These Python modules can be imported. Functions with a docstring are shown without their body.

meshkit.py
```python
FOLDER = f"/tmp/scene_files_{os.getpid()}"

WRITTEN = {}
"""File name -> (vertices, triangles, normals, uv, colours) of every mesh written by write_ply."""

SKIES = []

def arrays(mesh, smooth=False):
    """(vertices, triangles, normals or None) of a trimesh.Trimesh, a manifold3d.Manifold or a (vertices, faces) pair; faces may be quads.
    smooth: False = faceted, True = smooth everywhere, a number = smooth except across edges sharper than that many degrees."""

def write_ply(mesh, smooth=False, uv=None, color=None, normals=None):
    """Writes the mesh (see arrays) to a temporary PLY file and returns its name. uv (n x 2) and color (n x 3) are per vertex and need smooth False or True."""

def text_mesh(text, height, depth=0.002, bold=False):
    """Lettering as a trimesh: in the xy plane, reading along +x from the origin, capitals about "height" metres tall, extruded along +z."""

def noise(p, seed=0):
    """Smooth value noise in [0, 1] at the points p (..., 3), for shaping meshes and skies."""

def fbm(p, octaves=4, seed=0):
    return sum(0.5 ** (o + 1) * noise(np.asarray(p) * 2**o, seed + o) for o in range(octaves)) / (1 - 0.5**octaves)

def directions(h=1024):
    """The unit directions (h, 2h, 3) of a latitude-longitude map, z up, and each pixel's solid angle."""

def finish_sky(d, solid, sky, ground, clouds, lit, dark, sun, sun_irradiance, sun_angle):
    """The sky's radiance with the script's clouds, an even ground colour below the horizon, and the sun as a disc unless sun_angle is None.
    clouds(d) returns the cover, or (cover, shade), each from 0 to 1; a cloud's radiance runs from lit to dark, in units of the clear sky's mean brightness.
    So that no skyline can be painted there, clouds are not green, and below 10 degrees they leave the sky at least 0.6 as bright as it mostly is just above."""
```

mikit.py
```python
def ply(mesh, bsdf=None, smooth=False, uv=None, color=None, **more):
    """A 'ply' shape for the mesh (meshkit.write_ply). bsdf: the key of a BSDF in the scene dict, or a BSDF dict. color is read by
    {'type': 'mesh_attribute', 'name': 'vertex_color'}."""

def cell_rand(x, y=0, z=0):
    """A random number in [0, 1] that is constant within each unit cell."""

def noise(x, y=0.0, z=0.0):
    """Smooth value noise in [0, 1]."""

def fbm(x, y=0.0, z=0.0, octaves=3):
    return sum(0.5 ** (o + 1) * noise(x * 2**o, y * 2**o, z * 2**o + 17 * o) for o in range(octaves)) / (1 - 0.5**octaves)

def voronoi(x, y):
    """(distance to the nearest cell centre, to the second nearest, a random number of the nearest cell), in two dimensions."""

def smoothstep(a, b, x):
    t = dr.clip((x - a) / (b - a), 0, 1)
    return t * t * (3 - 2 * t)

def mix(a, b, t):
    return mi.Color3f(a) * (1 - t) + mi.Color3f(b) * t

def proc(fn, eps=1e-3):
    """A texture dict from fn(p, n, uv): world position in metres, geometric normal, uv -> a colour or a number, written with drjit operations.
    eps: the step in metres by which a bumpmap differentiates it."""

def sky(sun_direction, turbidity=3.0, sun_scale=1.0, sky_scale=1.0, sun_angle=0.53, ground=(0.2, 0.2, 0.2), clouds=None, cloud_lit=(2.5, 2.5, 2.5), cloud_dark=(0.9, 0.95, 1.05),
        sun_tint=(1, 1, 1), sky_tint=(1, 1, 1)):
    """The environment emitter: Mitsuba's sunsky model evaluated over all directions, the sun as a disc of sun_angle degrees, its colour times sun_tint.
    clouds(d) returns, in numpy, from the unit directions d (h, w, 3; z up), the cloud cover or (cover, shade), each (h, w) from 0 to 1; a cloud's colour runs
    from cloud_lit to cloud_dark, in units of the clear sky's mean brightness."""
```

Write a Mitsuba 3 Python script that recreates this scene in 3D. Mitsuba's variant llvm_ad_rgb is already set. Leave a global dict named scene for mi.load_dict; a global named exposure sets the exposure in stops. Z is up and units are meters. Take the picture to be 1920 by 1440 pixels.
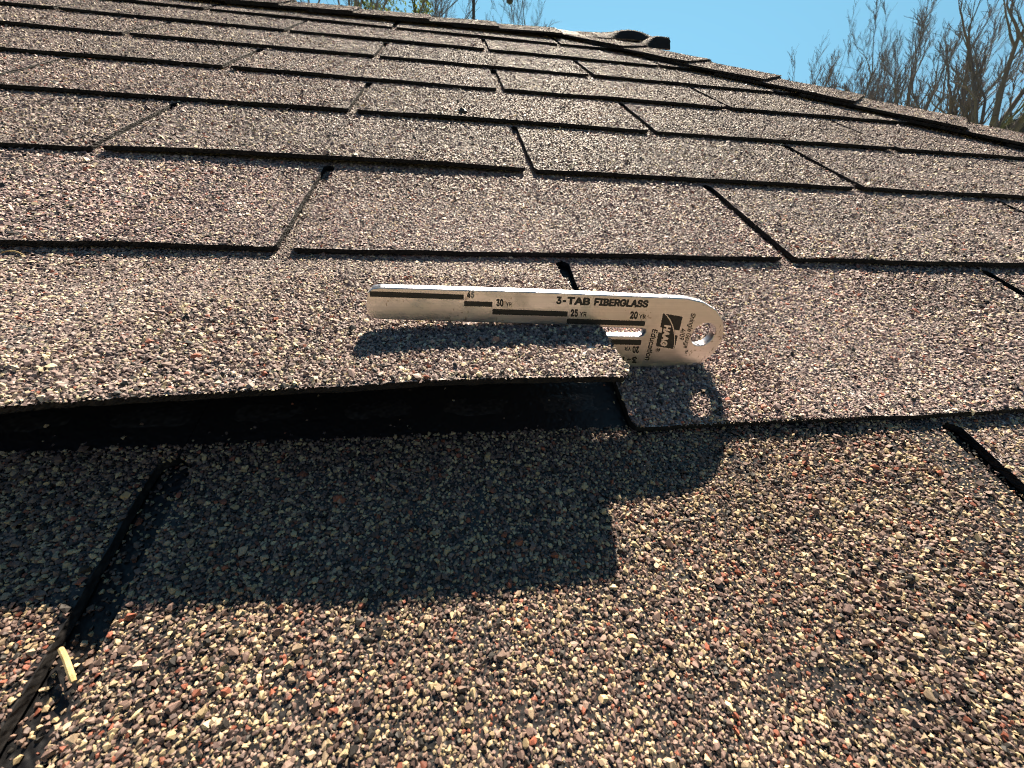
import math
import numpy as np
import trimesh
import shapely.geometry as sg
import shapely.ops as so
import drjit as dr
import mitsuba as mi
import mikit, meshkit
from mikit import proc, noise, fbm, voronoi, cell_rand, smoothstep, mix

T = mi.ScalarTransform4f
scene, labels = {}, {}
rng = np.random.default_rng(7)

# ---------------------------------------------------------------- frames
# roof coordinates (millimetres): u along the courses, v up the slope, n out of the roof; the world is metres, z up
PITCH = math.radians(20.0)
CP, SP = math.cos(PITCH), math.sin(PITCH)
Z0 = 3.4


def W(p):
    p = np.asarray(p, float)
    u, v, n = p[..., 0], p[..., 1], p[..., 2]
    return np.stack([u, v * CP - n * SP, v * SP + n * CP], -1) / 1000.0 + [0, 0, Z0]


def Wd(d):
    return (W(np.asarray(d, float)) - W(np.zeros(3))) * 1000.0


# ---------------------------------------------------------------- camera, sky, exposure
CAM = np.array([-67.290, 49.348, 119.811])
RIGHT = np.array([0.99040531, -0.10643573, 0.08814058])
DOWN = np.array([-0.0249311, -0.7649584, -0.64359699])
FWD = np.array([0.13592559, 0.63522444, -0.76027242])
eye, fw, upv = W(CAM), Wd(FWD), -Wd(DOWN)
scene['camera'] = {'type': 'thinlens', 'to_world': T().look_at(origin=eye.tolist(), target=(eye + fw).tolist(), up=upv.tolist()),
                   'fov': math.degrees(2 * math.atan(960 / 701.234)), 'fov_axis': 'x', 'near_clip': 0.01, 'far_clip': 2000.0,
                   'aperture_radius': 0.00022, 'focus_distance': 0.21}
SUN = Wd(np.array([0.45, 2.05, 1.0]))
SUN = SUN / np.linalg.norm(SUN)


def haze(d):
    """thin bright haze: strongest round the sun and low in the sky, fading all the way round"""
    c = np.clip((d @ SUN - 0.30) / 0.62, 0, 1)
    low = np.clip(1 - d[..., 2] / 0.8, 0, 1)
    return 0.01 + 0.72 * c * c * (3 - 2 * c) * (0.35 + 0.65 * low)


scene['sky'] = mikit.sky(SUN.tolist(), turbidity=2.4, sun_scale=2.1, sky_scale=0.31, sky_tint=(1.02, 1.0, 0.95), clouds=haze, sun_tint=(0.96, 1.0, 1.07), cloud_lit=(2.5, 6.8, 9.7), cloud_dark=(2.5, 6.8, 9.7))
exposure = 2.42

# ---------------------------------------------------------------- materials
E_, TAB = 122.92, 305.0


def base_color(p, n, uv):
    d, _, r = voronoi(uv.x * 600, uv.y * 600)
    c = mix((0.080, 0.064, 0.060), (0.335, 0.270, 0.258), smoothstep(0.1, 0.9, r))
    c = dr.select(r > 0.84, mi.Color3f(0.56, 0.49, 0.44), c)
    c = c * (0.60 + 0.8 * fbm(uv.x * 14, uv.y * 14)) * (0.86 + 0.28 * noise(uv.x * 50, uv.y * 4.5, 3.0))
    return dr.select(dr.abs(n.z) < 0.72,             # cut edges and turned-down backs are bare asphalt
                     mi.Color3f(0.014, 0.014, 0.016), c)


def base_bump(p, n, uv):
    d, _, r = voronoi(uv.x * 600, uv.y * 600)
    return (1.0 - smoothstep(0.1, 0.62, d)) * (0.5 + r)


scene['shingle_base'] = {'type': 'twosided', 'bsdf': {'type': 'bumpmap', 'arbitrary': proc(base_bump, eps=0.00025), 'scale': 0.0009,
                         'bsdf': {'type': 'principled', 'base_color': proc(base_color), 'roughness': 0.62, 'specular': 0.22}}}


def asphalt_color(p, n, uv):
    q = noise(p.x * 900, p.y * 900, p.z * 900)
    return mix((0.010, 0.010, 0.011), (0.040, 0.037, 0.036), q * q)


def asphalt_bump(p, n, uv):
    return fbm(p.x * 700, p.y * 700, p.z * 700, octaves=2)


scene['asphalt'] = {'type': 'twosided', 'bsdf': {'type': 'bumpmap', 'arbitrary': proc(asphalt_bump, eps=0.0003), 'scale': 0.0005,
                    'bsdf': {'type': 'principled', 'base_color': proc(asphalt_color), 'roughness': 0.5, 'specular': 0.5}}}
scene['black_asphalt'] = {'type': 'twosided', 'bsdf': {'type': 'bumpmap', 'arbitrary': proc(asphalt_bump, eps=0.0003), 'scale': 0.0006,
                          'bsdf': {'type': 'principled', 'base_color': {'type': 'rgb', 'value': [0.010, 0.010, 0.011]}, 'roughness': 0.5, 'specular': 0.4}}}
scene['granule'] = {'type': 'principled', 'base_color': {'type': 'mesh_attribute', 'name': 'vertex_color'}, 'roughness': 0.62, 'specular': 0.45}


def metal_rough(p, n, uv):
    return 0.27 + 0.12 * fbm(uv.x * 60, uv.y * 900) + 0.12 * smoothstep(0.52, 0.75, fbm(uv.x * 110 + 4, uv.y * 110))


def metal_color(p, n, uv):
    s = smoothstep(0.55, 0.8, fbm(uv.x * 90 + 9, uv.y * 130, octaves=4))
    brushed = noise(uv.x * 45, uv.y * 5200)
    c = mix((0.64, 0.61, 0.64), (0.51, 0.485, 0.50), s)
    speck = smoothstep(0.80, 0.86, noise(uv.x * 1300, uv.y * 900)) * smoothstep(0.58, 0.7, noise(uv.x * 120, uv.y * 160 + 3))
    return mix(c * (0.90 + 0.12 * brushed), (0.22, 0.17, 0.14), speck * 0.6)


def metal_bump(p, n, uv):
    return noise(uv.x * 60, uv.y * 6000)


scene['brushed_metal'] = {'type': 'twosided', 'bsdf': {'type': 'bumpmap', 'arbitrary': proc(metal_bump, eps=0.00005), 'scale': 0.000004,
                          'bsdf': {'type': 'principled', 'base_color': proc(metal_color), 'metallic': 1.0, 'roughness': proc(metal_rough)}}}
scene['black_print'] = {'type': 'twosided', 'bsdf': {'type': 'principled', 'base_color': {'type': 'rgb', 'value': [0.016, 0.016, 0.018]}, 'roughness': 0.45, 'specular': 0.4}}
scene['worn_print'] = {'type': 'twosided', 'bsdf': {'type': 'principled', 'base_color': {'type': 'rgb', 'value': [0.22, 0.21, 0.20]}, 'roughness': 0.5, 'specular': 0.4}}


def bark_color(p, n, uv):
    return mix((0.12, 0.107, 0.11), (0.24, 0.215, 0.215), fbm(p.x * 9, p.y * 9, p.z * 2.5))


scene['bark'] = {'type': 'twosided', 'bsdf': {'type': 'principled', 'base_color': proc(bark_color), 'roughness': 0.9, 'specular': 0.2}}


def mossy_color(p, n, uv):
    return mix((0.07, 0.075, 0.04), (0.20, 0.20, 0.13), fbm(p.x * 6, p.y * 6, p.z * 2))


scene['mossy_bark'] = {'type': 'twosided', 'bsdf': {'type': 'principled', 'base_color': proc(mossy_color), 'roughness': 0.9, 'specular': 0.2}}
scene['young_leaf'] = {'type': 'principledthin', 'base_color': {'type': 'rgb', 'value': [0.11, 0.14, 0.04]}, 'roughness': 0.6, 'diff_trans': 0.9}
scene['evergreen_leaf'] = {'type': 'principledthin', 'base_color': {'type': 'rgb', 'value': [0.06, 0.10, 0.05]}, 'roughness': 0.6, 'diff_trans': 0.6}


def grass_color(p, n, uv):
    return mix((0.05, 0.07, 0.02), (0.14, 0.13, 0.06), fbm(p.x * 0.8, p.y * 0.8))


scene['lawn'] = {'type': 'twosided', 'bsdf': {'type': 'principled', 'base_color': proc(grass_color), 'roughness': 0.95, 'specular': 0.1}}


def straw_color(p, n, uv):
    return mix((0.34, 0.24, 0.10), (0.50, 0.40, 0.21), noise(p.x * 900, p.y * 900, p.z * 900))


scene['straw'] = {'type': 'twosided', 'bsdf': {'type': 'principled', 'base_color': proc(straw_color), 'roughness': 0.6, 'specular': 0.3}}
scene['dark_metal'] = {'type': 'twosided', 'bsdf': {'type': 'principled', 'base_color': {'type': 'rgb', 'value': [0.05, 0.05, 0.055]}, 'roughness': 0.5, 'specular': 0.4}}


def siding_color(p, n, uv):
    return mix((0.42, 0.40, 0.36), (0.50, 0.48, 0.44), fbm(p.x * 3, p.y * 3, p.z * 9))


scene['siding'] = {'type': 'twosided', 'bsdf': {'type': 'principled', 'base_color': proc(siding_color), 'roughness': 0.8, 'specular': 0.3}}


# ---------------------------------------------------------------- helpers
def numbered(key):
    if key not in scene and key not in labels:
        return key
    i = 1
    while f'{key}_{i:03d}' in scene or f'{key}_{i:03d}' in labels:
        i += 1
    return f'{key}_{i:03d}'


def thing(name, label, cat, group=None):
    key = numbered(name)
    labels[key] = {'label': label, 'category': cat}
    if group:
        labels[key]['group'] = group
    return key


def part(name, parent, shape, **props):
    key = numbered(f'{parent}__{name}')
    scene[key] = shape
    if props:
        labels[key] = props
    return key


def grid_faces(nu, nv, flip=False):
    i, j = np.meshgrid(np.arange(nv - 1), np.arange(nu - 1), indexing='ij')
    a = (i * nu + j).ravel()
    q = np.stack([a, a + 1, a + nu + 1, a + nu], -1)
    f = np.vstack([q[:, [0, 1, 2]], q[:, [0, 2, 3]]])
    return f[:, ::-1] if flip else f


def slab(top, bot):
    """closed thin sheet from two (nv, nu, 3) grids"""
    nv, nu = top.shape[:2]
    tf, bf = grid_faces(nu, nv), grid_faces(nu, nv, True) + nu * nv
    idx = np.arange(nu * nv).reshape(nv, nu)
    ring = np.concatenate([idx[0, :-1], idx[:-1, -1], idx[-1, :0:-1], idx[:0:-1, 0]])
    nx, m = np.roll(ring, -1), nu * nv
    side = np.vstack([np.stack([ring, ring + m, nx + m], -1), np.stack([ring, nx + m, nx], -1)])
    return np.vstack([top.reshape(-1, 3), bot.reshape(-1, 3)]), np.vstack([tf, bf, side])


def tube(points, radii, sides=5):
    p = np.asarray(points, float)
    t = np.gradient(p, axis=0)
    t /= np.linalg.norm(t, axis=1, keepdims=True) + 1e-12
    a = np.cross(t, np.where(np.abs(t[:, 2:]) < 0.9, [0, 0, 1.0], [1.0, 0, 0]))
    a /= np.linalg.norm(a, axis=1, keepdims=True) + 1e-12
    b, ang = np.cross(t, a), np.arange(sides) * 2 * np.pi / sides
    r = np.broadcast_to(radii, (len(p),))
    v = p[:, None] + r[:, None, None] * (np.cos(ang)[None, :, None] * a[:, None] + np.sin(ang)[None, :, None] * b[:, None])
    i, j = np.meshgrid(np.arange(len(p) - 1), np.arange(sides), indexing='ij')
    q = np.stack([i * sides + j, i * sides + (j + 1) % sides, (i + 1) * sides + (j + 1) % sides, (i + 1) * sides + j], -1).reshape(-1, 4)
    f = np.vstack([q[:, [0, 1, 2]], q[:, [0, 2, 3]]])
    v = v.reshape(-1, 3)
    n0, n = len(v), len(p)
    caps = [[n0, (k + 1) % sides, k] for k in range(sides)] + [[n0 + 1, (n - 1) * sides + k, (n - 1) * sides + (k + 1) % sides] for k in range(sides)]
    return np.vstack([v, p[:1], p[-1:]]), np.vstack([f, caps])


def join(pairs):
    vs, fs, o = [], [], 0
    for v, f in pairs:
        vs.append(v)
        fs.append(np.asarray(f) + o)
        o += len(v)
    return np.vstack(vs), np.vstack(fs)


# ---------------------------------------------------------------- granules
def make_templates(count, npts, drop, seed):
    r = np.random.default_rng(seed)
    out = []
    while len(out) < count:
        i = np.arange(npts) + 0.5
        ph, z = i * 2.39996 + r.uniform(0, 6.28), 1 - 2 * i / npts
        p = np.stack([np.sqrt(1 - z * z) * np.cos(ph), np.sqrt(1 - z * z) * np.sin(ph), z], -1) + r.normal(0, 0.28, (npts, 3))
        q, _ = np.linalg.qr(r.normal(size=(3, 3)))
        p = (p / np.linalg.norm(p, axis=1, keepdims=True) * r.uniform(0.80, 1.12, (npts, 1))) @ q
        h = trimesh.convex.convex_hull(p)
        f, fn = h.faces, h.face_normals
        f = f[fn[:, 2] > drop]
        used, inv = np.unique(f, return_inverse=True)
        out.append((np.array(h.vertices)[used], inv.reshape(-1, 3)))
    return out


LOD = [make_templates(32, 11, 0.0, 1), make_templates(20, 7, -0.05, 2), make_templates(20, 6, 0.0, 3)]
PALETTE = np.array([[0.218, 0.153, 0.143], [0.278, 0.203, 0.183], [0.140, 0.102, 0.102], [0.55, 0.455, 0.30], [0.44, 0.355, 0.27], [0.30, 0.105, 0.07], [0.030, 0.029, 0.030]])
WEIGHT = np.array([0.30, 0.25, 0.15, 0.08, 0.11, 0.025, 0.085])
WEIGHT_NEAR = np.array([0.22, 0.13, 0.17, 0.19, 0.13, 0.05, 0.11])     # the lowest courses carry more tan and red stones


def scatter(u0, u1, v0, v1, s, r):
    """a jittered hexagonal lattice of spacing s over a rectangle"""
    nu, nv = int((u1 - u0) / s) + 1, int((v1 - v0) / (s * 0.866)) + 1
    if nu < 1 or nv < 1:
        return np.zeros((0, 2))
    i, j = np.meshgrid(np.arange(nu), np.arange(nv))
    p = np.stack([u0 + (i + 0.5 * (j % 2)) * s, v0 + j * s * 0.866], -1).reshape(-1, 2)
    return p + r.uniform(-0.42, 0.42, p.shape) * s


def spacing_for(dist):
    return np.interp(dist, [0, 170, 260, 420, 700, 1100], [1.02, 1.05, 1.28, 2.0, 2.6, 3.2])


def granule_mesh(uv, surf, size, lod, r, tint=1.0, weight=WEIGHT):
    """surf(u, v) -> (points in roof mm, normals); one faceted stone per point"""
    P, N = surf(uv[:, 0], uv[:, 1])
    m = len(P)
    a = np.cross(N, [0.3, 1.0, 0.1])
    a /= np.linalg.norm(a, axis=1, keepdims=True)
    b = np.cross(N, a)
    th = r.uniform(0, 2 * np.pi, m)
    ca, sa = np.cos(th)[:, None], np.sin(th)[:, None]
    A, B = a * ca + b * sa, -a * sa + b * ca
    tl = r.normal(0, 0.22, (m, 2))
    N2 = N + A * tl[:, :1] + B * tl[:, 1:]
    N2 /= np.linalg.norm(N2, axis=1, keepdims=True)
    A = np.cross(B, N2)
    A /= np.linalg.norm(A, axis=1, keepdims=True)
    B = np.cross(N2, A)
    rad = size * 0.5 * np.exp(r.normal(-0.05, 0.27, m)) * np.where(r.random(m) < 0.04, 1.25, 1.0)
    sx, sy, sz = rad * r.uniform(0.95, 1.3, m), rad * r.uniform(0.75, 1.0, m), rad * (r.uniform(0.80, 1.25, m) if lod == 0 else r.uniform(0.55, 0.9, m))
    lift = (r.uniform(0.2, 0.75, m) if lod == 0 else r.uniform(0.05, 0.5, m)) * rad
    col = PALETTE[r.choice(len(PALETTE), m, p=weight)] * r.uniform(0.72, 1.3, (m, 1)) * tint * (0.80 + 0.4 * meshkit.fbm(np.stack([uv[:, 0] / 70.0, uv[:, 1] / 50.0, uv[:, 0] * 0 + 3], -1), 3))[:, None] * (0.86 + 0.28 * meshkit.noise(np.stack([uv[:, 0] / 17.0, uv[:, 1] / 210.0, uv[:, 0] * 0 + 11], -1)))[:, None]
    pick = r.integers(0, len(LOD[lod]), m)
    vs, fs, cs, o = [], [], [], 0
    for k, (tv, tf) in enumerate(LOD[lod]):
        g = np.nonzero(pick == k)[0]
        if not len(g):
            continue
        q = P[g, None] + A[g, None] * (tv[None, :, :1] * sx[g, None, None]) + B[g, None] * (tv[None, :, 1:2] * sy[g, None, None]) \
            + N2[g, None] * (tv[None, :, 2:] * sz[g, None, None] + lift[g, None, None])
        vs.append(q.reshape(-1, 3))
        fs.append((tf[None] + (np.arange(len(g)) * len(tv))[:, None, None]).reshape(-1, 3) + o)
        cs.append(np.repeat(col[g], len(tv), axis=0))
        o += len(g) * len(tv)
    return np.vstack(vs), np.vstack(fs), np.vstack(cs)


def add_granules(parent, bands, seed, tint=1.0, weight=WEIGHT):
    """bands: list of (uv points, surf, size, lod), joined into one coating"""
    r = np.random.default_rng(seed)
    got = [granule_mesh(uv, surf, size, lod, r, tint, weight) for uv, surf, size, lod in bands if len(uv)]
    if not got:
        return
    v, f = join([(g[0], g[1]) for g in got])
    part('granules', parent, mikit.ply((W(v), f), 'granule', color=np.vstack([g[2] for g in got])), kind='stuff')
    COUNT[0] += len(f)


COUNT = [0]


# ---------------------------------------------------------------- the roof: three-tab shingles
STEP, BODY, GAP = 4.0, 3.0, 8.0
U_HIP, V_RIDGE = 234.0, 1150.0
HIPK = 1.0 / CP
PHASE = {0: -160.6, 1: -6.0, 2: -159.9, 3: -7.8, 4: -163.0, 5: -11.2, 6: -169.3, 7: -11.5, 8: -170.0, -1: -10.0, -2: -158.0}


def hip_u(v):
    return U_HIP + (V_RIDGE - np.asarray(v, float)) / HIPK - 3.0


LIFT_U = np.array([-330, -300, -250, -191, -136, -95, -50, -10, 20])
LIFT_H = np.array([1.0, 4.5, 12.0, 19.0, 22.0, 23.4, 24.3, 24.3, 24.0])
LIFT_V = np.array([0, 8, 18, 40, 64, 86, 104, 120, 123])      # distance below the hinge
LIFT_F = np.array([0, 0.02, 0.09, 0.31, 0.58, 0.79, 0.93, 1.03, 1.05])


def smooth_interp(x, xs, ys):
    from scipy.interpolate import PchipInterpolator
    return PchipInterpolator(xs, ys)(np.clip(x, xs[0], xs[-1]))


class Tab:
    def __init__(self, k, ul, ur, lifted=False, warp=(0, 0, 0), cut=(0, 0)):
        self.k, self.ul, self.ur, self.lifted, self.warp, self.cut = k, ul, ur, lifted, warp, cut
        self.v0, self.seed = k * E_, 1000 + k * 37 + int(ul * 0.1) % 911

    def height(self, u, v):
        s = (v - self.v0) / E_
        n = STEP - STEP * s
        w = np.clip(1 - s, 0, 1.2) ** 2.2
        t = (u - self.ul) / (self.ur - self.ul)
        l, m, r = self.warp
        n = n + w * (l * (1 - t) ** 2 + r * t ** 2 + m * 4 * t * (1 - t) * 0.8)
        n = n + w * 0.5 * (meshkit.noise(np.stack([u / 45, v / 60 + self.seed, u * 0], -1)) - 0.5) * 2
        if self.lifted:
            n = n + w * 1.3 * (meshkit.noise(np.stack([u / 26, v / 90, u * 0 + 7], -1)) - 0.5)
            d = np.clip(2 * E_ - 1.5 - v, 0, 123)
            n = n + smooth_interp(u, LIFT_U, LIFT_H) * smooth_interp(d, LIFT_V, LIFT_F)
        return n

    def point(self, u, v):
        n = self.height(u, v)
        if self.lifted:                                # the bent tab draws back a little as it rises
            d = np.clip(2 * E_ - v, 0, 130) / E_
            v = v + 4.2 * d ** 2 * smooth_interp(u, LIFT_U, LIFT_H) / 26.0
        return np.stack([u, v, n], -1)

    def surf(self, u, v):
        p, e = self.point(u, v), 0.5
        a, b = self.point(u + e, v) - p, self.point(u, v + e) - p
        n = np.cross(a, b)
        return p, n / np.linalg.norm(n, axis=1, keepdims=True)

    def edges(self, v):
        """the left and right edge at v: slots below the headlap, rounded at their tops"""
        x = (self.v0 + E_ - 2.5 - v) / (GAP / 2)
        g = (GAP + 2.6 * (self.k == 0)) / 2 * np.sqrt(np.clip(1 - np.clip(1 - x, 0, 1) ** 2, 0, 1))
        rag = lambda q, s: 0.22 * (meshkit.noise(np.stack([q * 0 + s, q / 3.1, q * 0], -1)) - 0.5) * 2 + 0.8 * (meshkit.noise(np.stack([q * 0 + s + 9, q / 23.0, q * 0], -1)) - 0.5)
        corner = (0.9 + (self.seed % 7) * 0.25) * np.clip(1 - (v - self.v0) / (2.2 + (self.seed % 5) * 0.6), 0, 1) ** 1.7
        l, r = self.ul + g + 0.1 + rag(v, self.seed) * (g > 0) + corner, self.ur - g - 0.1 + rag(v, self.seed + 5) * (g > 0) - corner
        return l, np.minimum(r, hip_u(v))

    def mesh(self, du, top=2 * E_, bottom=0.0):
        vt = min(self.v0 + top, V_RIDGE - 1)
        vs = np.unique(np.concatenate([self.v0 + np.array([0, 0.7, 1.6, 3, 6, 11]), np.arange(self.v0 + 18, self.v0 + E_ - 8, 7.5), self.v0 + E_ + np.array([-7, -6, -5, -4, -3.2, -2.6, -1, 6, 20]),
                                       np.linspace(self.v0 + E_ + 30, self.v0 + 2 * E_, 4), [self.v0 + E_ + 1.5]]))
        vs = vs[(vs <= vt) & (vs >= self.v0 + bottom) & (hip_u(vs) > self.ul + 1)]
        if len(vs) < 2:
            return None
        l, r = self.edges(vs)
        t = np.linspace(0, 1, max(4, int((self.ur - self.ul) / du)))
        u = l[:, None] + (r - l)[:, None] * t[None]
        v = np.repeat(vs[:, None], len(t), 1)
        ragged = 0.4 * (meshkit.noise(np.stack([u[0] / 4.0, u[0] * 0 + self.seed, u[0] * 0], -1)) - 0.5) * 2 + 1.8 * (meshkit.noise(np.stack([u[0] / 60.0, u[0] * 0 + self.seed + 3, u[0] * 0], -1)) - 0.5)
        if bottom == 0:
            v[0] += ragged
            v[1] += ragged * 0.7
        topg = self.point(u, v)
        bot = topg.copy()
        bot[..., 2] -= BODY
        vv, ff = slab(topg, bot)
        uv = np.vstack([np.stack([u, v], -1).reshape(-1, 2), np.stack([u + BODY, v - BODY], -1).reshape(-1, 2)]) / 1000.0
        return W(vv), ff, uv

    def bands(self, r):
        """granule points on the weather face, by distance from the lens"""
        out = []
        lo, hi = self.v0 + 1.1, self.v0 + E_ + 1.0
        if self.lifted or self.k == 0:
            hi = self.v0 + E_ + 3
        size_of = lambda d: spacing_for(d)
        cells = {}
        for a in np.arange(self.ul, self.ur, 40.0):
            for b in np.arange(lo, hi, 31.5):
                d = np.linalg.norm([a + 20 - CAM[0], b + 15 - CAM[1], CAM[2]])
                s = float(size_of(d))
                if b < -60 and d > 260:
                    s = max(s, 2.6)
                if b < 100 and abs(a + 20 - CAM[0]) > 300:
                    s = max(s, 2.6)
                p = scatter(a, min(a + 40, self.ur), b, min(b + 31.5, hi), s, r)
                if not len(p):
                    continue
                l, rr = self.edges(p[:, 1])
                m_ = 0.3
                p = p[(p[:, 0] > l + m_) & (p[:, 0] < rr - m_) & (p[:, 1] < V_RIDGE - 12)]
                # bald spots and thin places
                bald = meshkit.noise(np.stack([p[:, 0] / 9, p[:, 1] / 9, p[:, 0] * 0 + self.seed], -1))
                p = p[r.random(len(p)) < np.where(bald > 0.83, 0.45, 0.985)]
                lod = 0 if d < 215 else (1 if d < 380 else 2)
                cells.setdefault((round(s, 1), lod), []).append(p)
        for (s, lod), ps in cells.items():
            out.append((np.vstack(ps), self.surf, (s * 1.26 if lod == 0 else (s * 1.13 if lod == 1 else min(s, 2.1))), lod))
        return out


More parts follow.
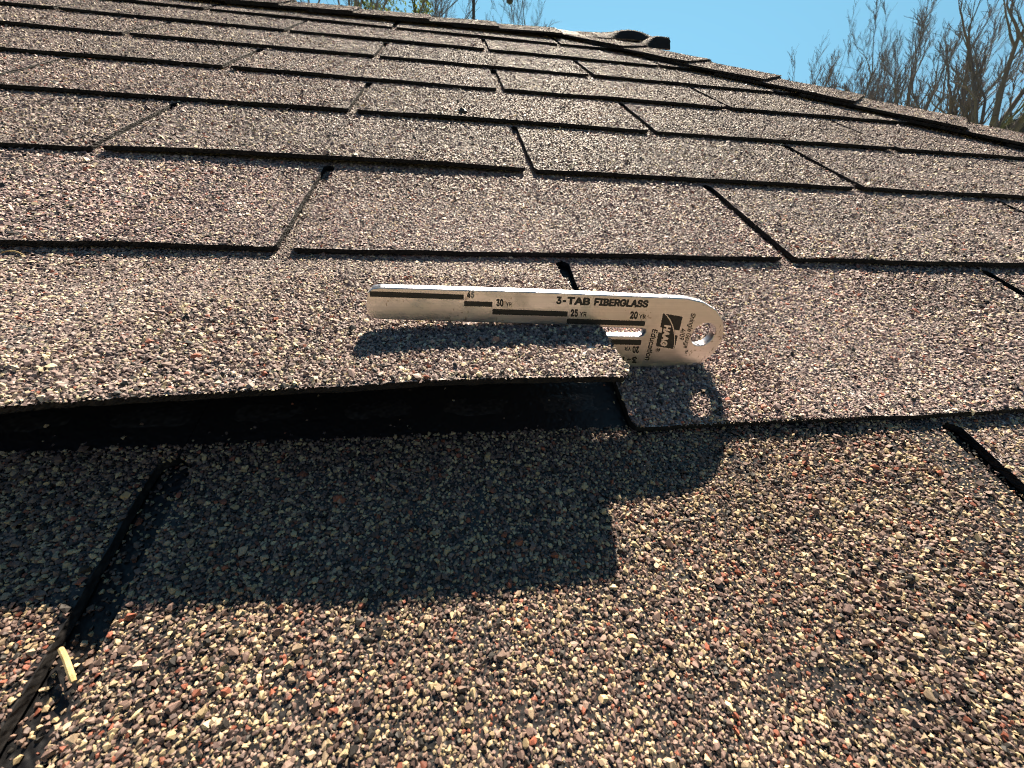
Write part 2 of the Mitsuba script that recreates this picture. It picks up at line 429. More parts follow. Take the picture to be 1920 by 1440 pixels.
roof = thing('house_roof', 'brown granulated three-tab shingle roof slope filling the picture up to its ridge and hip', 'roof')
WARPS = {(3, -313): (1.2, 2.4, 1.6), (2, -465): (1.8, 0.4, 0.3), (2, -160): (0.2, 0.2, 0.3), (1, -6): (0.3, 0.0, -0.2), (4, -163): (0.5, 0.9, 0.7), (3, -8): (1.0, 0.6, 0.4)}
tabs = []
for k in range(-2, 10):
    ph = PHASE.get(k, -11.0)
    i0 = math.floor((-960 - ph) / TAB) if k > 2 else (math.floor((-700 - ph) / TAB) if k > 0 else math.floor((-400 - ph) / TAB))
    for i in range(i0, 5):
        ul = ph + TAB * i + rng.uniform(-1.2, 1.2) * (k > 1)
        ur = ph + TAB * (i + 1)
        if ul > hip_u(k * E_ + 3) - 15 or (k <= 0 and ul > 420) or k * E_ > V_RIDGE - 40:
            continue
        key = min(WARPS, key=lambda q: (q[0] != k) * 1e6 + abs(q[1] - ul))
        warp = WARPS[key] if key[0] == k and abs(key[1] - ul) < 30 else tuple(rng.uniform(0.0, 0.9, 3))
        lifted = k == 1 and i == -1
        tb = Tab(k, ul, ur, lifted, (0, 0, 0) if lifted else warp)
        tabs.append(tb)
        near = -2 < k < 3 and -520 < ul < 320
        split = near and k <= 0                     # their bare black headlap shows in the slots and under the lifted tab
        m = tb.mesh(4.0 if lifted else (7.0 if near else 12.0), E_ + 1.5 if split else 2 * E_)
        if m is None:
            continue
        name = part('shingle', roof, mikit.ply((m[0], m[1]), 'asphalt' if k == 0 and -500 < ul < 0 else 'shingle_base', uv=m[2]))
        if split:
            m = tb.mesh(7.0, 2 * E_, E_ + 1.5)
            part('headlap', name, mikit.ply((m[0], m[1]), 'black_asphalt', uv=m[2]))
        if lifted:
            labels[name] = {'label': 'raised shingle tab lifted on the metal gauge'}
        r = np.random.default_rng(500 + len(tabs))
        bands = tb.bands(r)
        tint = np.array([1, 1, 1.0]) * (1 + rng.uniform(-0.16, 0.12)) * np.array([1 + rng.uniform(-.03, .05), 1, 1 + rng.uniform(-.03, .03)])
        if 0 <= k < 3 and near:                     # sparse stones on the covered headlap that shows in slots and under the lifted tab
            q = np.stack([r.uniform(ul, ur, 260), tb.v0 + E_ + 2 + (E_ - 4) * r.random(260) ** 2.5], -1)
            bands.append((q, tb.surf, 1.2, 1))
        if k == -1 and near:
            q = scatter(ul, ur, E_ - E_ + 1, E_ - 2, 1.5, r)
            q = q[np.abs((q[:, 0] - PHASE[0] + 0.5 * TAB) % TAB - 0.5 * TAB) < 6]
            q = q[r.random(len(q)) < 0.62]
            bands.append((q, tb.surf, 1.3, 0))
        if k >= 0 and k < 9 and not (k == 0):
            q = scatter(ul, ur, tb.v0 + E_ + 1, tb.v0 + 2 * E_ - 2, 1.7, r)
            nxt = PHASE.get(k + 1, -11.0)
            q = q[(np.abs((q[:, 0] - nxt + 0.5 * TAB) % TAB - 0.5 * TAB) < 6) & (q[:, 1] < V_RIDGE - 12) & (q[:, 0] < hip_u(q[:, 1]))]
            bands.append((q, tb.surf, 1.6, 1))
        if near and -1 <= k <= 1:                    # fine grit between the stones
            q = scatter(max(ul, -260), min(ur, 240), max(tb.v0, 15), tb.v0 + E_ - 1, 1.12, r)
            l_, r_ = tb.edges(q[:, 1])
            q = q[(q[:, 0] > l_ + 0.5) & (q[:, 0] < r_ - 0.5) & (np.hypot(q[:, 0] - CAM[0], q[:, 1] - CAM[1]) < 185)]
            bands.append((q, tb.surf, 0.85, 2))
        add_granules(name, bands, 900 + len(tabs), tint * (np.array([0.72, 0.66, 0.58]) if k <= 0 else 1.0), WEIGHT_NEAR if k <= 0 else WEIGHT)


# sealant strip under the lifted tab: soft black dabs on the headlap of the course below
c0 = [t for t in tabs if t.k == 0]
dabs = []
for t in c0:
    for a in np.arange(t.ul + 8, t.ur - 20, 38.0):
        uu = np.linspace(a, a + 30, 16)
        vv = E_ + 16 + np.linspace(-1, 1, 7) * 6
        U, V = np.meshgrid(uu, vv)
        env = np.clip(1 - ((U - a - 15) / 15.2) ** 4, 0, 1) * np.clip(1 - ((V - E_ - 16) / 6.2) ** 2, 0, 1)
        P = t.point(U.ravel(), V.ravel()).reshape(U.shape + (3,))
        P[..., 2] += -0.35 + 0.75 * env * (0.3 + 1.1 * meshkit.noise(np.stack([U / 4, V / 3, U * 0], -1)))
        dabs.append((W(P.reshape(-1, 3)), grid_faces(16, 7)))
v, f = join(dabs)
part('sealant_strip', roof, mikit.ply((v, f), 'asphalt', smooth=True, uv=v[:, :2]), kind='stuff')

# ---------------------------------------------------------------- hip and ridge caps
X1, V1, N1 = np.array([1.0, 0, 0]), np.array([0, CP, SP]), np.array([0, -SP, CP])
PEAK = W(np.array([U_HIP, V_RIDGE, 0.0]))
D_HIP = np.array([1.0, -1.0, -math.tan(PITCH)])
D_HIP /= np.linalg.norm(D_HIP)
N2 = np.array([SP, 0, CP])                       # the hip-end slope faces +x
M_H1 = np.cross(D_HIP, N1)
M_H1 *= -np.sign(M_H1[0])
M_H2 = np.cross(D_HIP, N2)
M_H2 *= np.sign(M_H2[1])
N3 = np.array([0, SP, CP])                       # the rear slope
M_R1, M_R2 = -V1, np.array([0, CP, -SP])


def cap_shape(origin, d, m1, m2, n1, n2, s0, s1, half, t_top, t_butt, extra=None, ns=26, nw=34):
    nmid = (n1 + n2) / np.linalg.norm(n1 + n2)

    def point(s, w):
        R = 14.0
        q = np.sqrt(w * w + R * R)
        a, b = (q + w) / 2, (q - w) / 2
        f = (s - s0) / (s1 - s0)
        off = t_top + (t_butt - t_top) * f + 1.5 + 3.0 * (w / half) ** 2
        off = off + 0.8 * (meshkit.noise(np.stack([s / 40, w / 40, s * 0 + s0], -1)) - 0.5)
        if extra is not None:
            off = off + extra(s, w)
        bl = np.clip(w / 40.0, -1, 1)[..., None]
        n = nmid * (1 - np.abs(bl)) + np.where(bl > 0, n1, n2) * np.abs(bl)
        return origin * 1000 + s[..., None] * d + a[..., None] * m1 + b[..., None] * m2 + off[..., None] * n

    s, w = np.meshgrid(np.linspace(s0, s1, ns), np.linspace(-half, half, nw), indexing='ij')
    rag = 0.9 * (meshkit.noise(np.stack([w[-1] / 5, w[-1] * 0 + s0, w[-1] * 0], -1)) - 0.5) * 2
    s[-1] += rag
    top = point(s, w)
    e = 1.0
    nrm = np.cross(point(s + e, w) - top, point(s, w + e) - top)
    nrm /= np.linalg.norm(nrm, axis=-1, keepdims=True)
    if (nrm[..., 2].mean()) < 0:
        nrm = -nrm
    bot = top - BODY * nrm
    return point, slab(top / 1000.0, bot / 1000.0), np.stack([s, w], -1).reshape(-1, 2) / 1000.0


def add_cap(name, args, seed, label=None, bare=None):
    point, (v, f), uv = cap_shape(**args)
    tri = trimesh.Trimesh(v, f, process=False)
    if tri.face_normals[: len(f) // 3, 2].mean() < 0:
        f = f[:, ::-1]
    key = part(name, roof, mikit.ply((v, f), 'shingle_base', uv=np.vstack([uv, uv])))
    if label:
        labels[key] = {'label': label}
    r = np.random.default_rng(seed)

    def surf(s, w):
        p, e = point(s, w), 0.5
        n = np.cross(point(s + e, w) - p, point(s, w + e) - p)
        n /= np.linalg.norm(n, axis=1, keepdims=True)
        n = np.where(n[:, 2:] < 0, -n, n)
        back = lambda q: np.stack([q[:, 0], q[:, 1] * CP + q[:, 2] * SP, -q[:, 1] * SP + q[:, 2] * CP], -1)
        return back(p - np.array([0, 0, Z0 * 1000])), back(n)

    q = scatter(args['s0'] + (args['s1'] - args['s0']) * 0.35, args['s1'] - 0.5, -args['half'] * 0.6, args['half'] - 0.5, 2.2, r)
    if bare is not None:                             # the turned-down front flap shows only its dark edge and back
        q = q[~((q[:, 1] > bare[0]) & (q[:, 0] + U_HIP > bare[1]))]
    add_granules(key, [(q, surf, 1.8, 2)], seed + 1, 1.0 + 0.06 * r.uniform(-1, 1))


hip = dict(origin=PEAK, d=D_HIP, m1=M_H1, m2=M_H2, n1=N1, n2=N2, half=118.0)
joints = [150, 280, 413, 549, 688, 820, 950, 1080, 1210, 1340, 1470]
for i, j in enumerate(joints[::-1]):
    add_cap('hip_cap', dict(hip, s0=j - 215, s1=float(j), t_top=2.5, t_butt=9.0), 3000 + i)
ridge = dict(origin=PEAK, d=X1, m1=M_R1, m2=M_R2, n1=N1, n2=N3, half=112.0)
rj = [-247 - 127 * i for i in range(1, 6)][::-1] + [-247, -109, 23, 150]
for i, j in enumerate(rj):
    add_cap('ridge_cap', dict(ridge, s0=j - U_HIP - 215, s1=float(j) - U_HIP, t_top=4.5, t_butt=9.5), 3100 + i)


def hump(us, hs, crest, half):
    """a front flap that stands off the roof: rises to the crest line and turns steeply down again"""
    def extra(s, w):
        h = smooth_interp(s + U_HIP, us, hs)
        up = np.clip((w + 10) / (crest + 10), 0, 1) ** 1.2
        dn = np.clip((w - crest - 1) / (half + 1 - crest), 0, 1)
        return h * np.clip(up - np.where(h > 0, dn ** 1.3, 0), 0, 1) - 4.0 * (w / 112) ** 2
    return extra


curl_b = hump(np.array([150, 183, 217, 252, 287, 310, 331, 352, 376]), np.array([0, -2.0, -3.5, -4.5, -4, 1.5, 10.5, 18.0, 18.0]), 100, 124)
curl_a = hump(np.array([120, 160, 193, 215, 248, 270, 285, 302, 325, 348, 362]), np.array([0, 0, 0.5, 2, 5, 9, 13, 14.5, 12.5, 8, 6.0]), 70, 88)
add_cap('ridge_cap', dict(dict(ridge, half=122.0), s0=150.0 - U_HIP, s1=376.0 - U_HIP, t_top=3.0, t_butt=4.0, extra=curl_b, ns=60, nw=60,), 3200, 'curled lower ridge cap gaping open at the peak', bare=(100, 322))
add_cap('ridge_cap', dict(dict(ridge, half=88.0), s0=112.0 - U_HIP, s1=360.0 - U_HIP, t_top=7.0, t_butt=9.0, extra=curl_a, ns=60, nw=60), 3210, 'warped upper ridge cap with its front edge humped up', bare=(70, 238))


# ---------------------------------------------------------------- the rest of the house (outside the frame or behind the ridge)
def course_strip(origin, across, down, normal, a0, a1, length, tri=False, at_top=0.0):
    out = []
    n = int(length / 0.123)
    for i in range(n):
        d0, d1 = i * 0.123, (i + 1) * 0.123 + 0.06
        b0, b1 = (a0 - d0 * CP, a1 + d0 * CP) if tri else (a0, a1)
        c0_, c1_ = (a0 - d1 * CP, a1 + d1 * CP) if tri else (a0, a1)
        q = [origin + across * c0_ + down * d1 + normal * 0.003, origin + across * c1_ + down * d1 + normal * 0.003, origin + across * b1 + down * d0 - normal * 0.002, origin + across * b0 + down * d0 - normal * 0.002]
        t = np.array(q)
        vv = np.vstack([t, t - normal * 0.0032])
        out.append((vv, np.array([[0, 1, 2], [0, 2, 3], [4, 6, 5], [4, 7, 6], [0, 4, 5], [0, 5, 1], [1, 5, 6], [1, 6, 2], [2, 6, 7], [2, 7, 3], [3, 7, 4], [3, 4, 0]])))
    return join(out)


def planar_uv(v, a, b):
    return np.stack([v @ a, v @ b], -1)


LEN = 3.6                                            # slope length from the ridge to the eave
rear = course_strip(PEAK, X1, M_R2, N3, -6.0, 0.0, LEN)
part('rear_slope', roof, mikit.ply(rear, 'shingle_base', uv=planar_uv(rear[0], X1, M_R2)), kind='stuff')
right_in_front = course_strip(PEAK, np.array([0, 1.0, 0]), np.array([CP, 0, -SP]), N2, 0.0, 0.0, LEN, tri=True)
part('hip_end_slope', roof, mikit.ply(right_in_front, 'shingle_base', uv=planar_uv(right_in_front[0], np.array([0, 1.0, 0]), np.array([CP, 0, -SP]))), kind='stuff')
# the front slope beyond the modelled tabs: a deck below everything plus strips at left and towards the eave
deck = []
for (ua, ub, va, vb, nn) in [(-6320, 1900, -2450, 1149, -7.5)]:
    vs_ = np.array([va, vb])
    P = np.array([[ua, va, nn], [float(hip_u(va)), va, nn], [float(hip_u(vb)), vb, nn], [ua, vb, nn]])
    deck.append((W(P), np.array([[0, 1, 2], [0, 2, 3]])))
v, f = join(deck)
part('roof_deck', roof, mikit.ply((v, f), 'asphalt', uv=v[:, :2]))
strips = []
for k in range(-20, 10):
    lim = min([t.ul for t in tabs if t.k == k], default=None)
    for ua, ub in ([(-6300, lim - 4)] if lim is not None else [(-6300, float(hip_u(k * E_)) - 5)]):
        P = np.array([[ua, k * E_, STEP], [ub, k * E_, STEP], [ub, k * E_ + E_ + 40, -1.2], [ua, k * E_ + E_ + 40, -1.2]])
        P2 = P.copy()
        P2[:, 2] -= BODY
        strips.append((W(np.vstack([P, P2])), np.array([[0, 1, 2], [0, 2, 3], [4, 6, 5], [4, 7, 6], [0, 4, 5], [0, 5, 1], [1, 5, 6], [1, 6, 2], [3, 7, 4], [3, 4, 0]])))
    rmax = max([t.ur for t in tabs if t.k == k], default=None)
    if rmax is not None and rmax + 4 < float(hip_u(k * E_)) - 30:
        P = np.array([[rmax + 4, k * E_, STEP], [float(hip_u(k * E_)), k * E_, STEP], [float(hip_u(k * E_ + E_ + 40)), k * E_ + E_ + 40, -1.2], [rmax + 4, k * E_ + E_ + 40, -1.2]])
        P2 = P.copy()
        P2[:, 2] -= BODY
        strips.append((W(np.vstack([P, P2])), np.array([[0, 1, 2], [0, 2, 3], [4, 6, 5], [4, 7, 6], [0, 4, 5], [0, 5, 1], [1, 5, 6], [1, 6, 2], [3, 7, 4], [3, 4, 0]])))
v, f = join(strips)
part('outer_courses', roof, mikit.ply((v, f), 'shingle_base', uv=planar_uv(v, X1, V1)), kind='stuff')
ez = PEAK[2] - LEN * SP
y0, y1 = PEAK[1] - LEN * CP, PEAK[1] + LEN * CP
x1 = PEAK[0] + LEN * CP
walls = trimesh.creation.box(bounds=[[-5.9, y0 + 0.35, 0.0], [x1 - 0.35, y1 - 0.35, ez - 0.02]])
part('wall', roof, mikit.ply(walls, 'siding'))


# ---------------------------------------------------------------- the metal gauge slid onto the lifted tab
LEAN = 0.27
KL = math.sqrt(1 + LEAN * LEAN)


def G(p):
    """gauge coordinates (along, height, towards the lens) in mm to the world"""
    p = np.asarray(p, float)
    o = np.array([0, 154.0, 3.0])
    return W(o + p[..., :1] * [1, 0, 0] + p[..., 1:2] * np.array([0, LEAN, 1]) / KL + p[..., 2:] * np.array([0, -1, LEAN]) / KL)


def dense(ring, step):
    r = sg.LinearRing(ring)
    n = max(24, int(r.length / step))
    return np.array([r.interpolate(i / n, normalized=True).coords[0] for i in range(n)])


def rounded_plate(poly, thick, rad):
    rings = [dense(np.array(poly.exterior.coords), 0.45)] + [dense(np.array(h.coords), 0.3) for h in poly.interiors]
    prof = [(0.0, rad), (-0.1 * rad, 0.55 * rad), (-0.3 * rad, 0.29 * rad), (-0.6 * rad, 0.08 * rad), (-rad, 0.0), (-thick + rad, 0.0), (-thick + 0.3 * rad, 0.29 * rad), (-thick, rad)]
    vs, fs, o = [], [], 0
    caps = [[], []]
    for k, r in enumerate(rings):
        ext = k == 0
        if (sg.LinearRing(r).is_ccw) != ext:
            r = r[::-1]
        t = np.roll(r, -1, 0) - np.roll(r, 1, 0)
        t /= np.linalg.norm(t, axis=1, keepdims=True)
        inward = np.stack([-t[:, 1], t[:, 0]], -1)
        n = len(r)
        for z, ins in prof:
            vs.append(np.column_stack([r + inward * ins, np.full(n, z)]))
        for L in range(len(prof) - 1):
            a, b = o + L * n + np.arange(n), o + (L + 1) * n + np.arange(n)
            an, bn = np.roll(a, -1), np.roll(b, -1)
            fs += [np.stack([a, b, bn], -1), np.stack([a, bn, an], -1)]
        caps[0].append(r + inward * rad)
        o += n * len(prof)
    P = sg.Polygon(caps[0][0], caps[0][1:])
    cv, cf = trimesh.creation.triangulate_polygon(P, engine='earcut')
    cf = np.asarray(cf)
    e1, e2 = cv[cf[:, 1]] - cv[cf[:, 0]], cv[cf[:, 2]] - cv[cf[:, 0]]
    cr = e1[:, 0] * e2[:, 1] - e1[:, 1] * e2[:, 0]
    cf = np.where(cr[:, None] < 0, cf[:, ::-1], cf)
    for z, flip in ((0.0, False), (-thick, True)):
        vs.append(np.column_stack([cv, np.full(len(cv), z)]))
        fs.append((cf[:, ::-1] if flip else cf) + o)
        o += len(cv)
    return np.vstack(vs), np.vstack(fs)


OUT = [[-99.6, 31.9], [-98.9, 34.3], [-97.2, 35.7], [-94.6, 36.1], [-39.65, 34.94], [16.0, 33.0], [23.25, 32.75], [30.76, 31.2], [37.45, 28.0], [42.4, 23.4], [44.9, 19.0], [46.0, 13.3], [44.9, 7.5], [41.12, 2.7], [34.6, 0.7],
       [24.39, 0.3], [8.98, 0.8], [-94.0, 4.0], [-97.5, 5.2], [-99.0, 8.0], [-98.8, 15.0], [-97.0, 17.2], [-93.0, 18.2], [-9.6, 16.36], [7.2, 15.9], [8.9, 16.5], [9.7, 17.9], [8.9, 19.1], [7.2, 19.55], [-13.85, 20.4], [-25.47, 21.3], [-96.2, 23.9], [-99.18, 24.5], [-100.1, 26.0], [-100.3, 28.5]]
poly = sg.Polygon(OUT).buffer(0.6).buffer(-1.2).buffer(0.6)
th = np.linspace(0, 2 * np.pi, 49)[:-1]
poly = poly.difference(sg.Polygon(np.stack([36.0 + 5.2 * np.cos(th), 16.6 + 5.35 * np.sin(th)], -1)))
gauge = thing('shingle_gauge', 'slotted silver gauge with black bars and lettering, standing on edge across the raised shingle tab', 'metal gauge')
pv, pf = rounded_plate(poly, 4.0, 0.4)
pm = trimesh.graph.smooth_shade(trimesh.Trimesh(G(pv), pf, process=False), angle=np.radians(35), facet_minarea=None)
gl = np.linalg.lstsq(np.column_stack([G(pv), np.ones(len(pv))]), np.column_stack([pv[:, :2] / 1000.0]), rcond=None)[0]
plate_uv = np.column_stack([np.array(pm.vertices), np.ones(len(pm.vertices))]) @ gl
part('plate', gauge, mikit.ply(pm, 'brushed_metal', smooth=True, uv=plate_uv))


def printed(poly2d, z=0.03, depth=0.05):
    geoms = [g for g in getattr(poly2d, 'geoms', [poly2d]) if g.area > 1e-4]
    m = trimesh.util.concatenate([trimesh.creation.extrude_polygon(g, depth, engine='earcut') for g in geoms])
    v = np.array(m.vertices)
    v[:, 2] += z - depth + 0.01
    return G(v), np.array(m.faces)


def warp_text(text, bold, bl, br, tl, z=0.03):
    m = meshkit.text_mesh(text, 1.0, 0.05, bold=bool(bold))
    v, f = np.array(m.vertices), np.array(m.faces)
    low = f[(np.abs(v[f][:, :, 2]).max(1) < 1e-6)]
    flat2 = so.unary_union([sg.Polygon(v[t][:, :2]) for t in low]).buffer(0.065 if bold else 0.045, join_style=2).simplify(0.006)
    m = trimesh.util.concatenate([trimesh.creation.extrude_polygon(g, 0.05, engine='earcut') for g in getattr(flat2, 'geoms', [flat2])])
    v = np.array(m.vertices)
    x0, x1_ = v[:, 0].min(), v[:, 0].max()
    bl, br, tl = map(np.array, (bl, br, tl))
    t = (v[:, 0] - x0) / (x1_ - x0)
    q = bl + t[:, None] * (br - bl) + v[:, 1:2] * (tl - bl)
    f = np.array(m.faces)
    return np.column_stack([q, v[:, 2] - 0.05 + z + 0.01]), f


for c in ([[-98.2, 34.75], [-65.32, 33.75], [-65.35, 31.75], [-98.3, 32.7]], [[-65.25, 31.3], [-54.8, 30.95], [-54.8, 28.95], [-65.3, 29.3]], [[-54.7, 28.2], [-25.24, 27.2], [-25.12, 25.0], [-54.7, 25.95]],
          [[-25.12, 24.2], [7.9, 23.0], [8.1, 20.8], [-25.05, 21.95]], [[-25.5, 15.6], [8.6, 14.4], [8.8, 11.9], [-25.4, 13.2]]):
    v, f = printed(sg.Polygon(c).buffer(-0.15).buffer(0.15))
    part('printed_bar', gauge, mikit.ply((v, f), 'black_print'))
TEXT = [('3', 1, [-30.4, 30.45], [-28.3, 30.38], [-30.5, 33.1]), ('-', 1, [-27.9, 30.35], [-26.5, 30.3], [-28.0, 33.0]), ('TAB', 1, [-26.2, 30.3], [-16.9, 29.95], [-26.3, 32.95]), ('FIBERGLASS', 1, [-15.3, 29.9], [7.24, 29.1], [-15.4, 32.55]), ('25', 1, [-23.9, 25.27], [-20.85, 25.15], [-24.22, 27.98]), ('YR', 0, [-20.26, 25.15], [-17.4, 25.05], [-20.42, 26.96]),
        ('20', 1, [0.87, 24.28], [4.19, 24.14], [0.48, 27.08]), ('YR', 0, [4.83, 24.15], [7.8, 24.05], [4.44, 25.95]), ('30', 1, [-53.3, 29.41], [-50.64, 29.38], [-53.4, 31.9]), ('YR', 0, [-49.7, 29.34], [-47.4, 29.22], [-49.78, 30.87]),
        ('20', 1, [8.4, 11.0], [5.4, 11.12], [9.01, 8.2]), ('YR', 0, [4.75, 11.12], [1.84, 11.22], [5.13, 9.32]), ('3-TAB FIBERGLASS', 1, [8.82, 5.9], [-28.8, 7.2], [9.46, 3.2]),
        ('Education', 0, [12.13, 19.45], [12.85, 4.48], [14.44, 18.95]), ('Shingle Gauge', 0, [26.92, 26.6], [29.0, 10.2], [29.0, 26.2]), ('TM', 0, [30.3, 9.6], [30.5, 7.5], [31.5, 9.45]), ('4/09', 0, [24.9, 19.6], [25.6, 14.3], [27.0, 19.25])]
for tx, bold, a, b, c in TEXT:
    v, f = warp_text(tx, bold, a, b, c)
    part('lettering', gauge, mikit.ply((G(v), f), 'black_print'))
v, f = warp_text('4', 1, [-64.26, 32.6], [-62.95, 32.55], [-64.1, 34.9])
part('lettering', gauge, mikit.ply((G(v), f), 'black_print'), label='half worn away figure 4')
v, f = warp_text('5', 1, [-62.75, 32.55], [-61.6, 32.5], [-62.6, 34.9])
part('lettering', gauge, mikit.ply((G(v), f), 'worn_print'), label='faded figure 5 rubbed nearly to bare metal')
# the maker's mark: two offset dark blocks cut by a curve, with pale letters
sq1 = sg.Polygon([[14.54, 26.4], [22.87, 25.1], [23.41, 24.92], [23.65, 24.52], [24.2, 18.94], [24.09, 18.7], [15.21, 20.3]])
sq2 = sg.Polygon([[15.1, 17.9], [24.35, 16.24], [24.88, 10.3], [24.73, 9.75], [16.4, 11.2], [15.9, 11.6], [15.76, 12.13]])
bridge = sg.Polygon([[15.99, 20.6], [21.9, 19.3], [23.1, 16.3], [16.75, 17.47]])
arc = sg.LineString([[14.84, 26.72], [16.7, 25.29], [18.61, 23.41], [20.33, 21.14], [21.83, 18.6], [23.05, 15.77], [24.0, 12.88], [24.7, 9.4]]).buffer(0.19)
letters = warp_text('HAAG', 1, [16.94, 21.3], [18.01, 11.5], [19.6, 20.85])
lt = letters[0].copy()
flat = so.unary_union([sg.Polygon(letters[0][t][:, :2]) for t in letters[1] if abs(np.cross(letters[0][t][1, :2] - letters[0][t][0, :2], letters[0][t][2, :2] - letters[0][t][0, :2])) > 1e-5]).buffer(0.01)
mark = so.unary_union([sq1, sq2, bridge]).difference(arc).difference(flat)
v, f = printed(mark)
part('logo', gauge, mikit.ply((v, f), 'black_print'), label='dark two-block mark cut by a curve with pale letters')
ring = sg.Point(17.4, 9.45).buffer(1.0).difference(sg.Point(17.4, 9.45).buffer(0.78))
v, f = printed(ring)
part('registered_mark', gauge, mikit.ply(join([(v, f), (lambda q: (G(q[0]), q[1]))(warp_text('R', 1, [16.9, 9.95], [17.0, 9.0], [17.95, 9.9]))]), 'black_print'))


# ---------------------------------------------------------------- small debris
def straw_piece(pts, r0, label, cat='straw', mat='straw'):
    p = np.array(pts, float)
    from scipy.interpolate import PchipInterpolator
    t = np.linspace(0, 1, len(p))
    q = PchipInterpolator(t, p)(np.linspace(0, 1, 14))
    v, f = tube(q, r0 * np.interp(np.linspace(0, 1, 14), [0, 0.1, 0.85, 1], [0.8, 1, 1.08, 0.95]), 8)
    v = W(v)
    key = numbered('straw_piece')
    scene[key] = mikit.ply((v, f), mat, smooth=40)
    labels[key] = {'label': label, 'category': cat}


straw_piece([[-164.4, 69.4, 0.6], [-162.2, 67.6, 1.1], [-159.9, 65.2, 1.2], [-157.6, 62.4, 0.9]], 0.6, 'short curved pale straw lying in the dark slot at the lower left')
straw_piece([[-285.5, 238.6, 1.4], [-281.4, 239.6, 2.2], [-275.5, 237.6, 1.4]], 0.32, 'thin tan curved stem in the shade of a shingle edge at the far left', 'stem')
lump = trimesh.creation.icosphere(subdivisions=3, radius=1.0)
lv = np.array(lump.vertices)
lv = lv * (0.75 + 0.5 * meshkit.noise(lv * 2.2 + 5))[:, None] * [4.2, 3.4, 3.6] + [-58.2, 503.0, 5.0]
scene['tar_lump'] = mikit.ply((W(lv), np.array(lump.faces)), 'asphalt', smooth=True, uv=lv[:, :2] / 1000.0)
labels['tar_lump'] = {'label': 'small dark crumb stuck on the shingles above the middle of the picture', 'category': 'debris'}


# ---------------------------------------------------------------- surroundings
gv, gf = trimesh.creation.box(bounds=[[-600, -600, -0.5], [600, 600, 0.0]]), None
scene['ground'] = mikit.ply(gv, 'lawn')
labels['ground'] = {'label': 'lawn around the house', 'kind': 'structure'}


def pixel_dir(x, y):
    d = RIGHT * (x - 960) / 701.234 + DOWN * (y - 720) / 701.234 + FWD
    d = Wd(d)
    return d / np.linalg.norm(d)


def at(x, y, dist):
    d = pixel_dir(x, y)
    return eye + d * dist / math.hypot(d[0], d[1])


def branches(p, d, length, rad, depth, r, out, up=0.25, spread=0.5, kids=(3, 5), trunk=None, rise=np.array([0, 0, 1.0])):
    n = 5 if depth > 2 else 4
    pts, q, dd = [p], p.copy(), d / np.linalg.norm(d)
    for i in range(n):
        dd = dd + r.normal(0, 0.07 + 0.05 * (depth < 2), 3) + rise * up * 0.22
        dd /= np.linalg.norm(dd)
        q = q + dd * length / n
        pts.append(q)
    pts = np.array(pts)
    tip = 0.5 if depth else 0.3
    (trunk if trunk is not None else out).append(tube(pts, np.maximum(rad * np.linspace(1, tip, n + 1), 0.0055), 7 if depth > 3 else (5 if depth > 1 else 3)))
    if depth == 0:
        return
    for k in range(int(r.integers(kids[0], kids[1] + 1)) + (2 if depth <= 2 else 0)):
        f = r.uniform(0.3, 1.0) if k else 1.0
        i = min(int(f * n), n - 1)
        base = pts[i] + (pts[i + 1] - pts[i]) * (f * n - i)
        ax = r.normal(size=3)
        ax -= ax @ dd * dd
        ax /= np.linalg.norm(ax)
        nd = dd + ax * spread * r.uniform(0.5, 1.3) + rise * up * 0.4
        branches(base, nd, length * r.uniform(0.5, 0.8) * (1 - 0.3 * f * (k > 0)), rad * (tip if k == 0 else r.uniform(0.38, 0.58)), depth - 1, r, out, up, spread, kids, rise=rise)


def bare_tree(label, foot, top, rad, seed, stems=1, depth=5, spread=0.45, kids=(2, 3), mat='bark', fork=0.25, cat='tree', group='bare trees beyond the roof'):
    r = np.random.default_rng(seed)
    key = thing('bare_tree', label, cat, group)
    foot = np.array(foot, float)
    foot[2] = 0
    axis = np.array(top, float) - foot
    H = np.linalg.norm(axis)
    axis /= H
    tr, cr = [], []
    tl = H * fork
    pts = np.array([foot - [0, 0, 0.2], foot + axis * tl * 0.15, foot + axis * tl * 0.6, foot + axis * tl])
    tr.append(tube(pts, rad * np.array([1.5, 1.1, 0.95, 0.85]), 10))
    for s in range(stems):
        az = 2 * np.pi * (s + r.uniform(-.25, .25)) / stems
        side = np.array([math.cos(az), math.sin(az), 0]) * (0.0 if stems == 1 else r.uniform(0.2, 0.5))
        branches(pts[-1] - axis * 0.05, axis + side, H * (1 - fork) * r.uniform(0.42, 0.55), rad * (0.8 if stems == 1 else 0.62), depth - 1, r, cr, 0.3, spread, kids, rise=axis)
    part('trunk', key, mikit.ply(join(tr), mat, smooth=60))
    part('crown', key, mikit.ply(join(cr), mat, smooth=60))
    return key


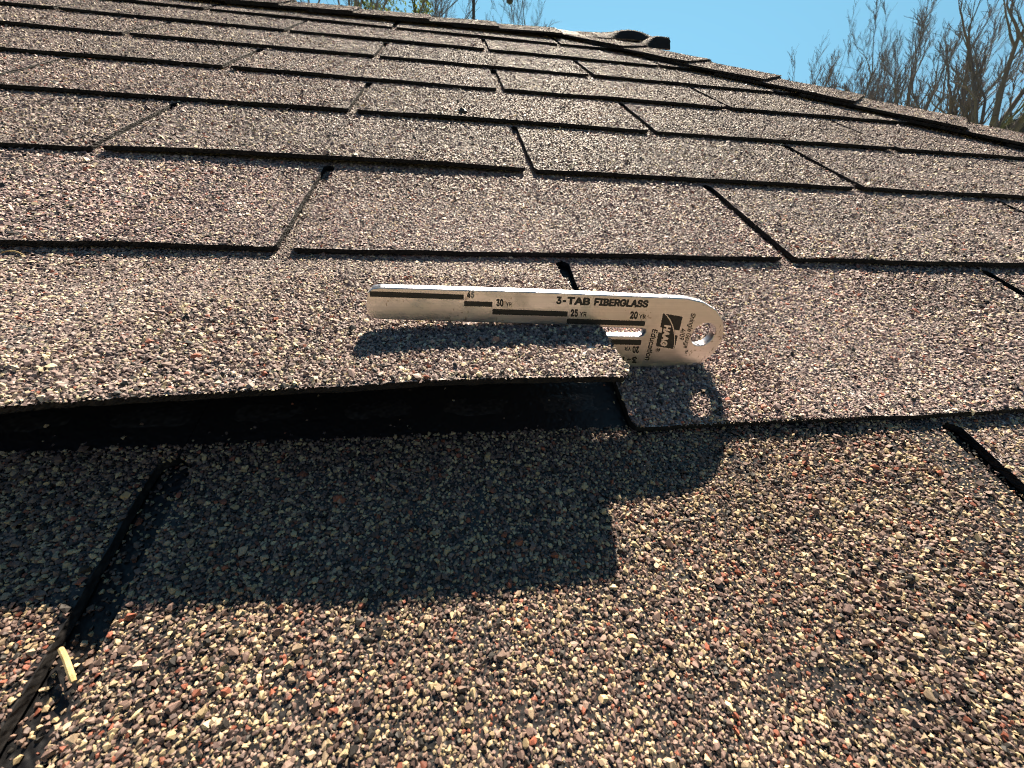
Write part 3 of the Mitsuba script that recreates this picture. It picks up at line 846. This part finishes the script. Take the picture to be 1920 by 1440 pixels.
def leafy_tree(label, foot, H, crown_r, rad, seed, leaf, n=5000, size=0.09, cat='tree'):
    r = np.random.default_rng(seed)
    key = thing('leafing_tree', label, cat)
    foot = np.array(foot, float)
    foot[2] = 0
    cr = []
    part('trunk', key, mikit.ply(tube(np.array([foot - [0, 0, 0.2], foot + [0.05, 0, H * 0.3], foot + [0, 0.1, H * 0.8]]), rad * np.array([1.3, 0.9, 0.3]), 8), 'mossy_bark', smooth=60))
    for k in range(9):
        branches(foot + [0, 0, H * r.uniform(0.25, 0.7)], np.array([r.normal(), r.normal(), 1.2]), H * 0.3, rad * 0.35, 2, r, cr, 0.3, 0.5)
    part('limbs', key, mikit.ply(join(cr), 'mossy_bark', smooth=60))
    c = np.array([a[0][r.integers(len(a[0]))] for a in [cr[j] for j in r.integers(0, len(cr), n)]]) + r.normal(0, crown_r * 0.09, (n, 3))
    a, b = r.normal(size=(n, 3)), r.normal(size=(n, 3))
    a /= np.linalg.norm(a, axis=1, keepdims=True)
    b -= (a * b).sum(1, keepdims=True) * a
    b /= np.linalg.norm(b, axis=1, keepdims=True)
    s = size * r.uniform(0.6, 1.3, (n, 1))
    v = np.stack([c - a * s, c + b * s * 0.45, c + a * s, c - b * s * 0.45], 1).reshape(-1, 3)
    f = (np.array([[0, 1, 2], [0, 2, 3]])[None] + np.arange(n)[:, None, None] * 4).reshape(-1, 3)
    part('leaves', key, mikit.ply((v, f), leaf), kind='stuff')


def grow(label, xb, yb, xt, yt, dist, rad, seed, **kw):
    """a tree seen at pixel (xb, yb) near its visible foot and (xt, yt) at its top, at the given distance"""
    b, t = at(xb, yb, dist), at(xt, yt, dist)
    foot = b - (t - b) * (b[2] / max(t[2] - b[2], 0.5)) * np.array([0.6, 0.6, 1])
    return bare_tree(label, foot, t, rad, seed, **kw)


grow('stout bare tree forking low into many stems at the far right', 1868, 238, 1884, 34, 19, 0.22, 11, stems=6, depth=6, spread=0.5, fork=0.40, kids=(2, 3))
grow('slender bare tree just left of the stout forked tree', 1831, 226, 1846, 48, 21, 0.12, 12, stems=3, depth=5, fork=0.4)
grow('bare tree with curving limbs left of the slender right-hand trees', 1722, 198, 1736, 62, 22, 0.16, 13, stems=4, depth=6, fork=0.36)
grow('upright bare tree in the middle of the right-hand trees', 1692, 188, 1700, 82, 24, 0.14, 14, stems=4, depth=6, fork=0.36)
grow('small bare tree second from the left of the right-hand trees', 1638, 172, 1644, 98, 26, 0.12, 15, stems=4, depth=6, fork=0.4)
grow('low twiggy bare tree nearest the left end of the right-hand trees', 1600, 165, 1606, 122, 28, 0.09, 16, stems=5, depth=6, fork=0.4)
grow('lowest twiggy treetop showing over the hip at the left end of the right-hand trees', 1562, 158, 1566, 132, 30, 0.08, 17, stems=5, depth=6, fork=0.45)
grow('thin bare tree between the curving tree and the slender one', 1785, 212, 1798, 66, 25, 0.11, 18, stems=3, depth=5, fork=0.38)
grow('thin twiggy bare tree right beside the small second-left tree', 1664, 180, 1668, 100, 27, 0.10, 41, stems=4, depth=6, fork=0.38)
grow('low bare treetop tucked between the two leftmost right-hand trees', 1582, 162, 1584, 130, 29, 0.08, 42, stems=5, depth=6, fork=0.42)
grow('greenish leaning trunk at the right edge of the picture', 1893, 236, 2040, 120, 16, 0.09, 19, stems=2, depth=4, fork=0.6, mat='mossy_bark')
grow('bare tree at the left end of the treetops above the ridge', 590, 2, 585, -150, 17, 0.10, 21, stems=3, depth=5, fork=0.45)
grow('bare tree with a dark trunk above the ridge, second from the left', 655, 8, 640, -190, 18, 0.14, 22, stems=3, depth=5, fork=0.5)
grow('twin-stemmed bare tree above the ridge beside the green treetop', 708, 14, 720, -170, 19, 0.14, 23, stems=2, depth=5, fork=0.38)
grow('bare tree with long reaching boughs left of the pole', 815, 25, 860, -90, 20, 0.12, 24, stems=4, depth=5, spread=0.6, fork=0.34)
grow('fine twiggy treetop right of the pole above the ridge', 985, 48, 985, -25, 23, 0.11, 25, stems=5, depth=6, spread=0.5, fork=0.38)
leafy_tree('pale yellow-green leafing treetop above the ridge', at(765, 20, 26), at(765, -25, 26)[2], 3.0, 0.2, 31, 'young_leaf', n=6000)

pk = thing('utility_pole', 'thin dark pole with a crossarm rising behind the roof ridge', 'pole')
pb, pt_ = at(888, 33, 14.0), at(888, -8, 14.0)
part('pole', pk, mikit.ply(tube(np.array([[pb[0], pb[1], 0.0], [pb[0], pb[1], pt_[2] + 0.9]]), 0.042, 12), 'dark_metal', smooth=40))
ax = np.cross([0, 0, 1.0], pixel_dir(888, 10))
ax /= np.linalg.norm(ax)
part('crossarm', pk, mikit.ply(tube(np.array([pt_ - ax * 1.25, pt_ + ax * 1.25]) + [0, 0, 0.12], 0.05, 8), 'dark_metal', smooth=40))
for s in (-1, 1):
    c = pt_ + ax * s * 0.98
    part('insulator', pk, mikit.ply(tube(np.array([c + [0, 0, 0.14], c + [0, 0, 0.05], c, c - [0, 0, 0.07], c - [0, 0, 0.10]]), np.array([0.03, 0.09, 0.10, 0.08, 0.03]), 10), 'dark_metal', smooth=40))

# the neighbour's house, of which only a dark roof edge shows at the right
nb = thing('neighbour_house', 'neighbouring house whose dark roof just shows at the right edge behind the trees', 'house')
c = at(1945, 232, 32)
hx, hy, top = 6.0, 5.0, c[2] + 0.35
rot = math.atan2(pixel_dir(1945, 232)[1], pixel_dir(1945, 232)[0])
RM = np.array([[math.cos(rot), -math.sin(rot), 0], [math.sin(rot), math.cos(rot), 0], [0, 0, 1]])
place = lambda m: (np.array(m.vertices) @ RM.T + [c[0], c[1], 0], np.array(m.faces))
part('wall', nb, mikit.ply(place(trimesh.creation.box(bounds=[[0, -hy, 0], [2 * hx, hy, top - 2.0]])), 'siding'))
gab = trimesh.creation.extrude_polygon(sg.Polygon([[-hy - 0.4, 0], [hy + 0.4, 0], [0, 2.1]]), 2 * hx + 0.8, engine='earcut')
gv_ = np.array(gab.vertices)
gab = trimesh.Trimesh(np.stack([gv_[:, 2] - 0.4, gv_[:, 0], gv_[:, 1] + top - 2.0], -1), np.array(gab.faces), process=False)
part('roof', nb, mikit.ply(place(gab), 'dark_metal'))
for yy in (-2.6, 1.4):
    part('window', nb, mikit.ply(place(trimesh.creation.box(bounds=[[-0.04, yy, 1.0], [0.06, yy + 1.2, 2.2]])), 'dark_metal'))
print('triangles', sum(len(meshkit.WRITTEN[d['filename']][1]) for d in scene.values() if d.get('type') == 'ply'), COUNT)
